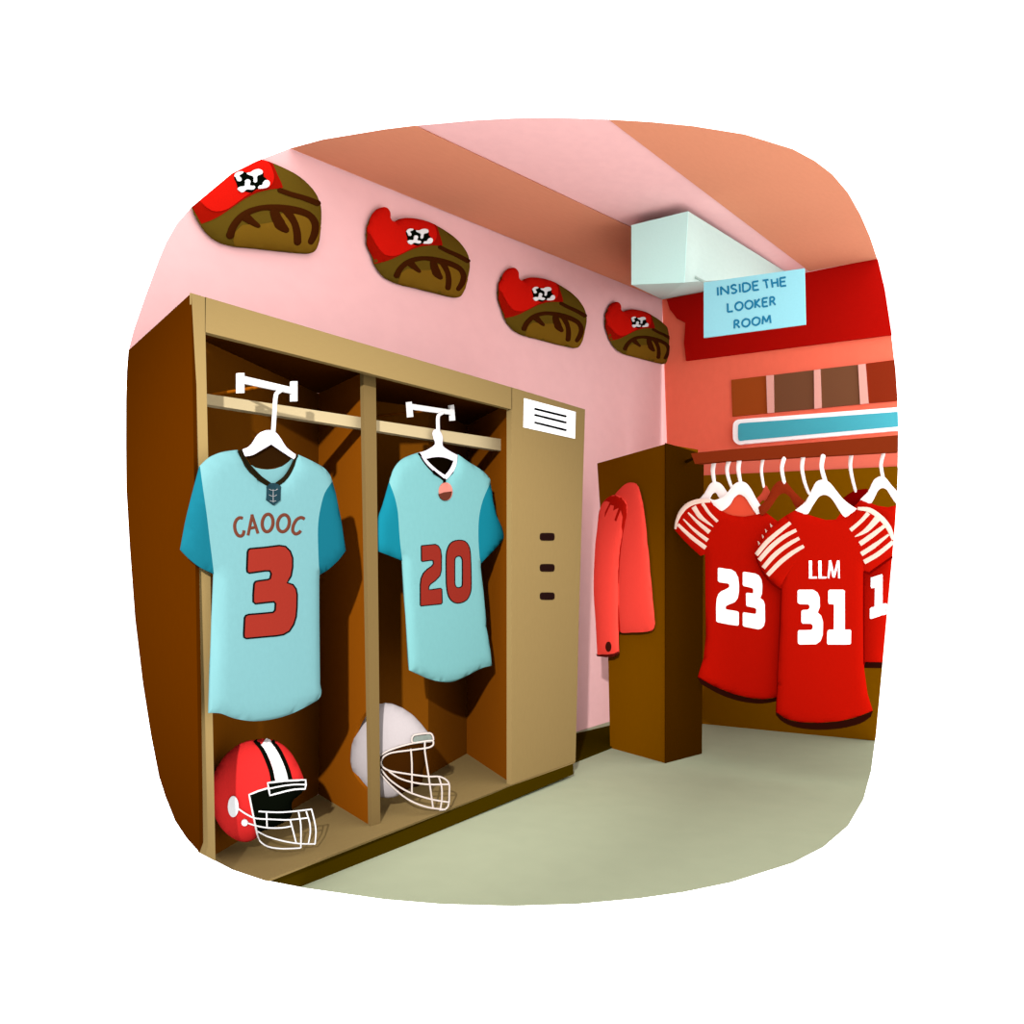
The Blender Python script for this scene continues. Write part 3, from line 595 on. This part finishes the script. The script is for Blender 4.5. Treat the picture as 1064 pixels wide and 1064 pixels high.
def wall_helmet(src, dst, label, xo):
    T, s = affine(src, dst); fr = PX(xo)
    out = clip(smooth(T(C_OUT), n=2)); 
    H = dome(fr.px(out), .06); t = thing('wall_helmet', label, 'helmet', at(T(C_OUT)[30], fr), 'red and brown helmets in a row on the pink wall')
    patch(MB(), out, fr, H, 'cap_b', 0, .12, .03).build('shell', t, 60)
    kw = dict(grid=.025, cl=True)
    patch(MB(), smooth(T(C_RED), n=2, sharp=(0,22,26,27)), fr, H, 'cap_d', .003, **kw).build('dark_red_layer', t, 60)  # darker red layer, showing around the bright red below and to the right
    patch(MB(), smooth(T(C_BRT), n=2, sharp=(0,16)), fr, lambda q: H(q)+.004, 'cap_r', .004, **kw).build('cloth_cover', t, 60)
    patch(MB(), T(C_LGT), fr, H, 'cap_l', .0025, **kw).build('face_pad', t, 60)
    mb = MB()
    for p, w in C_STR: stroke(mb, T(p), [v*.12218*s for v in w], fr, lambda q: H(q)+.0025, 'cap_s', .003)
    mb.build('strap', t, 60)
    Hl = lambda q: H(q)+.009
    mb = MB(); patch(mb, smooth(T(C_LOG), n=2), fr, Hl, 'logo_b', .002, grid=.02)
    for p in C_LGW: patch(mb, smooth(T(p), n=2), fr, lambda q: H(q)+.013, 'logo_w', .002, grid=.02)
    mb.build('emblem', t, 60)
bb = lambda x0, y0, x1, y1: [(x0,y0),(x1,y0),(x1,y1),(x0,y1)]
C2 = bb(381.2,215.5,487.9,309)
wall_helmet([(457,256.8),(412.2,286.1),(476.9,308.7)], [(290.8,197.8),(239.1,244.6),(325.3,262.2)], 'largest red and brown helmet, nearest in the row, above the left bay', -3.185)
wall_helmet(C2, C2, 'red and brown helmet second from the left above the locker', -3.185)
wall_helmet(C2, bb(518,278.5,609.3,361.6), 'red and brown helmet third from the left, above the name card', -3.185)
wall_helmet(C2, bb(629.3,314,698.6,378), 'smallest red and brown helmet, last of the row by the corner', -3.185)

# ================================================================== brown cabinet and the coat on it
GZ = PZ(0); Ca, Cb, Cc = at((691.5,793), GZ), at((634,777), GZ), at((729,783), GZ); Cd = Cb+Cc-Ca
cab = thing('tall_cabinet', 'tall dark brown cabinet standing in front of the corner', 'cabinet', (Ca+Cd)/2*V3((1,1,0)))
ft = Fr(Ca, np.cross(Cb-Ca, V3((0,0,1)))); fs = Fr(Ca, np.cross(Cc-Ca, V3((0,0,1))))
q = [Ca, Cb, at((620.5,481.5), ft), at((692.7,461), ft)]
n = V3(q[0]-Cc); n = Cc-Ca
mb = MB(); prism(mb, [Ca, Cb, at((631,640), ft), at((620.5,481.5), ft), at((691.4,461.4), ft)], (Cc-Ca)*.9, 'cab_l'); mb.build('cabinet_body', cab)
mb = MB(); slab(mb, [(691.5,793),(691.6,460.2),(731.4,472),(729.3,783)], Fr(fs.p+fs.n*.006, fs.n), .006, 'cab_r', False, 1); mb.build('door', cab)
fc = Fr(Ca+ft.n*.045, ft.n); nn = lambda p: Z(605,490,.19737,p)
t = thing('red_coat', 'bright red coat hanging on the side of the brown cabinet', 'coat', at((650,500), fc))
lobe = smooth(nn([(165,140),(200,90),(235,62),(265,58),(285,70),(300,105),(320,200),(340,380),(360,600),(377,800),(370,830),(340,843),(260,847),(195,840),(175,700),(175,560),(175,380)]), n=3)
q = fc.px(lobe); H = dome(q, .03); patch(MB(), lobe, fc, H, 'coat', 0, 1., .02).build('coat_body', t, 60)
slv = smooth(nn([(80,300),(90,210),(115,155),(150,128),(175,123),(205,135),(232,175),(228,240),(210,320),(195,430),(187,550),(187,700),(190,950),(170,965),(130,970),(80,966),(72,800),(62,650),(62,540),(70,380)]), n=3, sharp=(12,15))
fcs = Fr(fc.p+fc.n*.03, fc.n); Hs = dome(fcs.px(slv), .028)
slo = patch(MB(), slv, fcs, Hs, 'coat', 0, 1, .02).build('sleeve', t, 60)
mb = MB(); patch(mb, nn([(113,160),(130,142),(150,128),(175,123),(205,135),(224,160),(232,175),(228,240),(212,320),(208,290),(215,240),(205,200),(180,262),(172,255),(195,190),(165,205),(170,180),(150,175),(120,240),(122,215),(148,162),(130,154)]), fcs, Hs, 'coat_d', .002)
stroke(mb, nn([(230,200),(213,310),(197,430),(189,560),(188,700),(196,838)]), 1.4, fcs, Hs, 'coat_d', .001); mb.build('shoulder_fold', t)
mb = MB(); patch(mb, nn(ellipse(140,922,15,27)), fcs, Hs, 'button', .003, None, .02); mb.build('button', t)
mb = MB(); patch(mb, nn([(77,960),(130,964),(170,958),(190,946),(190,962),(165,975),(130,978),(80,972)]), fcs, Hs, 'cuff', .003); mb.build('cuff', t)

# ================================================================== hanging rail with red jerseys
RY = 5.12
t = thing('hanging_rail', 'reddish brown hanging rail beam running right from the cabinet', 'rail', at((722,480), PY(RY)))
mb = MB(); slab(mb, [(717.9,471),(750,467.7),(950,450.6),(950,468.3),(750,479.3),(722,482)], PY(RY), .07, 'beam_r', True, .972); mb.build('beam', t)
e = at((721,476), PY(RY+.04)); mb = MB(); tube(mb, [e, e+V3((-.12,.16,0))], .01, 'cab_r', 8, False); mb.build('end_bracket', t)
hz = lambda p: Z(690,460,.12218,p); gz = lambda p: Z(780,460,.15038,p); mz = lambda p: Z(800,570,.13158,p); kz = lambda p: Z(690,660,.23496,p)
LW = lambda p: Z(730,570,.09398,p)
G1 = 'hangers on the red jersey rail'
FH = {k: PY(RY+.035+v) for k, v in dict(a=.03, b=-.03, c=-.07, d=-.01).items()}
def rhang(label, key, body, stem, sw=3.4, mats=('hang_r','hang_r'), cl=False, y=None):
    fr = PY(y) if y else FH[key]
    if body: return hanger('clothes_hanger', label, 0, body, stem, sw, mats, G1, fr, cl=cl)
Y23, Y31, Y1 = 5.145, 5.07, 5.18
rhang('white hanger at the far left of the red jersey rail', 'a', smooth(hz([(290,500),(345,430),(385,360),(415,335),(450,333),(490,355),(540,425),(590,480),(520,500),(470,470),(440,425),(408,440),(375,495)]), n=3), hz([(425,166),(415,240),(428,340)]), [4.8,4.2,3.4], y=5.19)
rhang('white hanger holding the red jersey number 23', 'b', smooth(hz([(385,475),(430,488),(500,462),(540,425),(580,370),(620,338),(660,330),(700,345),(740,395),(780,470),(825,540),(800,552),(816,598),(790,612),(740,540),(690,465),(640,440),(595,470),(560,530),(490,582),(450,560),(400,510)]), n=3, sharp=(10,12)), hz([(640,156),(632,230),(650,335)]), [4.8,4.2,3.4], y=Y23)
rhang('small orange red hanger between two larger hangers', 'c', smooth(hz([(785,480),(830,430),(860,363),(885,390),(905,435),(880,500),(840,490),(805,520)]), n=3), hz([(840,146),(828,240),(848,375)]), [3.4,3,2.6], ('hang_o','hang_r'), y=5.175)
rhang('dark red brown hanger in the middle of the red jersey rail', 'c', smooth(gz([(52,447),(110,390),(150,310),(185,270),(215,263),(250,275),(290,325),(350,385),(400,430),(380,470),(325,465),(300,430),(270,375),(230,350),(190,370),(150,430),(105,485),(70,500)]), n=3, sharp=(0,)), gz([(230,110),(215,180),(232,275)]), [4.4,3.8,3.6], ('hang_d','hang_r'), y=5.125)
rhang('large white hanger holding the red jersey number 31', 'd', smooth(gz([(305,468),(380,405),(430,310),(455,270),(500,255),(545,275),(590,330),(640,390),(690,430),(742,460),(700,500),(655,517),(620,480),(570,400),(540,370),(505,360),(470,375),(425,440),(385,498)]), n=3, sharp=(0,9)), gz([(500,95),(490,170),(515,265)]), [5,4.4,4.4], y=Y31)
rhang('white hanger at the right end of the rail beside number 1', 'd', smooth(gz([(755,400),(810,340),(850,260),(895,232),(930,240),(970,290),(1010,335),(1050,390),(1050,450),(1010,425),(975,380),(940,325),(910,313),(880,330),(850,390),(820,425)]), n=3), gz([(917,78),(900,150),(915,245)]), [4,3.6,3.6], cl=True, y=Y1)
def lone_hook(label, stem, w, y):
    fr = PY(y); o = stroke(MB(), stem, w, fr, flat, 'hang_r', .005).build('hanger_hook', None, 40); o['label'] = label; o['category'] = 'hook'; o['group'] = G1
lone_hook('white hook second from the left on the rail, its hanger hidden', hz([(550,160),(535,230),(550,310),(578,385)]), [4.6,3.8,3.4,3], 5.17)
lone_hook('white hook just left of the large white hanger', gz([(362,103),(355,180),(375,280),(402,350)]), [4.4,3.8,3.4,3], 5.15)
fr = PY(5.215); g = smooth(gz([(628,395),(700,340),(760,322),(812,322),(790,370),(740,430),(700,445),(650,430)]), n=3)
t = thing('dark_garment', 'dark red garment tucked behind the large white hanger', 'garment', at((890,510), fr))
patch(MB(), g, fr, soft(fr.px(g), .01, .03), 'garment', 0, 1).build('shoulder', t, 60); mb = stroke(MB(), gz([(695,86),(688,160),(705,260),(728,345)]), [4.4,3.8,3.4,3], fr, flat, 'hang_r', .005); mb.build('hanger_hook', t, 40)

GJ = 'red jerseys on the rail'
# number 1 (far right)
o1 = [(884,530),(894.3,519.4),(904,522.4),(912,525.5),(923,527),(935,524),(950,530),(950,688),(917,688.3),(899,688),(888,688)]
F1 = PY(Y1)
t, H = jersey('sports_jersey', 'red jersey with white number 1 at the right end of the rail', F1, [('body', o1, 'jer')], o1, .012, .04, (905,690), GJ, cl=True)
patch(MB(), [(888,687),(899,688),(917,688.3),(950,687.5),(950,693.5),(917,694.3),(888,693.8)], F1, flat, 'hem', .004, cl=True).build('hem', t)
patch(MB(), mz([(797,230),(885,202),(890,210),(890,437),(918,432),(925,440),(925,510),(915,520),(800,555),(790,550),(790,475),(800,465),(828,460),(830,310),(800,313),(797,300)]), F1, H, 'numw', .002, cl=True).build('number', t)
# number 23
F23 = PY(Y23)
nk = smooth([(738.9,520.5),(745,527.2),(749.9,530.9),(756,533.9),(763.3,536),(774.3,536.7),(785.9,534.5),(795.7,532.3)], False, 2)
seam = hz([(350,950),(355,880),(395,750),(450,670),(430,580),(400,495)])
b23 = nk+[(807.9,541.6),(826,556),(826,724)]+[(806.3,724.6),(793.4,726.5),(779.3,725.3),(760.5,720.6),(741.7,712.9),(724.8,703.5),(731.1,683.5),(733.5,660),(733,620)]+seam[:-1]
slv = hz([(400,493),(350,478),(290,478),(245,488),(200,508),(160,540),(130,580),(108,622),(95,670),(90,740),(160,820),(230,890),(310,962),(350,950)])
w23 = nk+[(807.9,541.6),(826,556),(826,724)]+[(806.3,724.6),(793.4,726.5),(779.3,725.3),(760.5,720.6),(741.7,712.9),(724.8,703.5),(731.1,683.5),(733.5,660),(733,620)]+slv[1:][::-1]
t, H = jersey('sports_jersey', 'red jersey with white number 23 and striped sleeve', F23, [('body', b23, 'jer'), ('sleeve', slv+seam[1:-1], 'jer')], w23, .012, .04, (770,725), GJ)
hem = smooth([(724.8,703.5),(741.7,712.9),(760.5,720.6),(779.3,725.3),(793.4,726.5),(806.3,724.6),(822,719)], False, 3)+smooth([(822,723),(806.3,728.6),(791,731),(769.9,728.6),(748.7,721.6),(728.8,710.5)], False, 3)
patch(MB(), hem, F23, flat, 'hem', .004).build('hem', t)
slab(MB(), hz([(470,585),(560,520),(595,460),(640,430),(690,455),(740,530),(795,615),(700,640),(600,632),(540,617)]), PY(Y23+.01), .003, 'lin_o', False, 1).build('neck_lining', t)
mb = MB(); st = lambda f, p, w, r=False: stroke(mb, f(p), w, FF, H, 'cream', .0015, round_=r)
FF = F23
st(hz, [(96,735),(108,670),(150,585),(210,527),(300,497),(395,495)], [2.2,3,4.6,5,5,3])
for p, w in (([(118,695),(230,800),(355,895)],[3,4,4.4]),([(165,650),(260,745),(372,832)],[1.2,3,4.2]),([(205,595),(290,680),(388,762)],[1.4,3.4,4.6]),([(252,545),(310,630),(420,715)],[5,4.6,.8]),([(328,515),(385,600),(456,672)],[3.4,3,3])): st(hz, p, w)
mb.build('sleeve_stripes', t); mb = MB()
for x, y in ((910,705),(868,752),(841,799),(806,853)): patch(mb, hz([(x-8,y-20),(x+16,y+5),(x,y+20)]), F23, H, 'cream', .002)
mb.build('sleeve_stripes', t)
mb = MB(); patch(mb, LW([(172,220),(185,212),(320,232),(365,260),(395,320),(405,400),(403,480),(390,550),(360,590),(300,615),(260,635),(255,665),(275,675),(385,692),(403,710),(403,840),(390,852),(300,840),(170,815),(155,800),(153,640),(160,550),(180,500),(215,470),(270,445),(298,425),(298,395),(280,385),(190,372),(172,355)]), F23, H, 'numw', .002)
patch(mb, LW([(447,265),(465,257),(580,275),(625,295),(655,345),(663,420),(658,500),(640,545),(675,575),(690,620),(693,800),(680,855),(650,885),(615,892),(460,862),(447,845),(447,715),(460,705),(580,723),(595,715),(597,670),(580,655),(500,640),(485,625),(482,500),(495,488),(550,495),(562,490),(563,450),(550,435),(460,415),(447,400)]), F23, H, 'numw', .002); mb.build('number', t)
# number 31
F31 = PY(Y31)
top31 = [(807.8,542),(816,536),(826.6,529.9),(837.9,534),(846.2,536.7),(858.2,540.2),(868.7,539.7),(873.2,533.7),(878.5,537.4),(891.3,528.2)]
sR = gz([(690,600),(740,690),(770,790),(783,880)])
slR = smooth([(891.3,526.9),(903.3,528.4),(915.3,535.2),(924.4,545.7),(929.3,556.2),(928,576.5)], False, 3)+[(903.3,594.6),(897.7,592.3)]
slL = [(797,552),(784.5,574.3),(786.8,581.8),(793.5,595.3),(802.6,605.1),(811.6,611.9)]
bot = [(897.9,695.2),(901.5,721.1),(906.9,738.7),(892,744.6),(873.3,749.3),(849.8,751.2),(831,750.5),(816.9,746.9),(806.3,739.9),(807.9,710),(810.5,643.7)]
sL = [(816,600),(838,566),(826,548)]
b31 = top31[1:]+[(886,545)]+sR+[(897.6,640)]+bot+[(811.6,611.9)]+sL
whole = top31+slR+[(897.6,640)]+bot+slL[::-1]
t, H = jersey('sports_jersey', 'large red jersey lettered LLM with white number 31, front of the rail', F31, [('body', b31, 'jer'), ('sleeve', [(816,536),(807.8,542)]+slL+sL, 'jer'), ('sleeve', slR+sR[::-1]+[(886,545)], 'jer')], whole, .012, .04, (850,750), GJ, cl=True)
hem = smooth([(806.3,739.9),(816.9,746.9),(831,750.5),(849.8,751.2),(873.3,749.3),(892,744.6),(906.9,738.7)], False, 3)+smooth([(905,744.6),(894.4,751.6),(873.3,756.8),(849.8,758.2),(828.6,755.9),(814.5,750.5),(806.5,743)], False, 3)
patch(MB(), hem, F31, flat, 'hem', .004).build('hem', t)
mb = MB(); FF = F31
for p in ([(40,775),(110,690),(190,620),(275,553)],[(60,812),(140,722),(230,650),(316,604)],[(88,865),(160,782),(250,710),(336,660)],[(118,915),(200,830),(290,760),(368,714)]): st(gz, p, [4.4,4.8,4.4,3.4])
mb.build('sleeve_stripes', t); mb = MB(); st(gz, [(740,455),(820,465),(900,520),(955,590),(985,670)], [3,5,5.4,5.4,3])
for p, w in (([(690,605),(760,545),(815,485)],[4,3.8,4.4]),([(720,650),(800,605),(880,520)],[.8,4.8,7]),([(755,700),(840,640),(925,575)],[5,5,3.6]),([(765,770),(850,715),(955,635)],[4.8,4.8,2]),([(785,825),(880,770),(985,685)],[4.8,4.8,4.2])): st(gz, p, w)
mb.build('sleeve_stripes', t)
mb = MB(); stroke(mb, [(785,577),(787,583),(793.5,596),(802.6,606),(812.3,613),(811,643.7),(808.3,710),(806.8,739)], [1,1.4,2,3,2.2,1.8,1.8,1.4], F31, lambda q: .001, 'jer_shade', .002, curve=False); stroke(mb, [(898,690),(897.5,640),(897.6,594),(903.3,596),(927,579)], [1.2,1.6,1.8,2.6,2], F31, lambda q: .001, 'jer_shade', .002, curve=False); mb.build('edge_shade', t)  # shading along the jersey's edges, painted as dark red lines
mb = MB()
for s, w in (([(320,95),(322,234)],3.2),([(310,229),(372,229)],2),([(395,95),(397,234)],3.2),([(385,229),(446,229)],2),([(462,234),(475,95)],2),([(474,95),(505,226)],2.6),([(505,226),(540,95)],2.2),([(543,95),(546,234)],1.7)): stroke(mb, mz(s), w, F31, H, 'numw', .0015, round_=False, curve=False)
mb.build('lettering', t)
mb = MB(); patch(mb, mz([(220,335),(230,325),(340,325),(375,345),(393,385),(395,460),(378,505),(405,530),(420,580),(418,680),(400,730),(365,755),(235,757),(222,745),(222,655),(230,645),(325,643),(340,630),(340,605),(325,592),(262,592),(250,580),(250,495),(262,485),(300,483),(315,470),(315,450),(305,440),(235,438),(220,425)]), F31, H, 'numw', .002)
patch(mb, mz([(462,335),(472,325),(580,325),(592,335),(592,640),(632,640),(642,650),(640,750),(630,757),(462,757),(452,745),(455,655),(465,642),(507,640),(508,440),(470,438),(462,425)]), F31, H, 'numw', .002); mb.build('number', t)
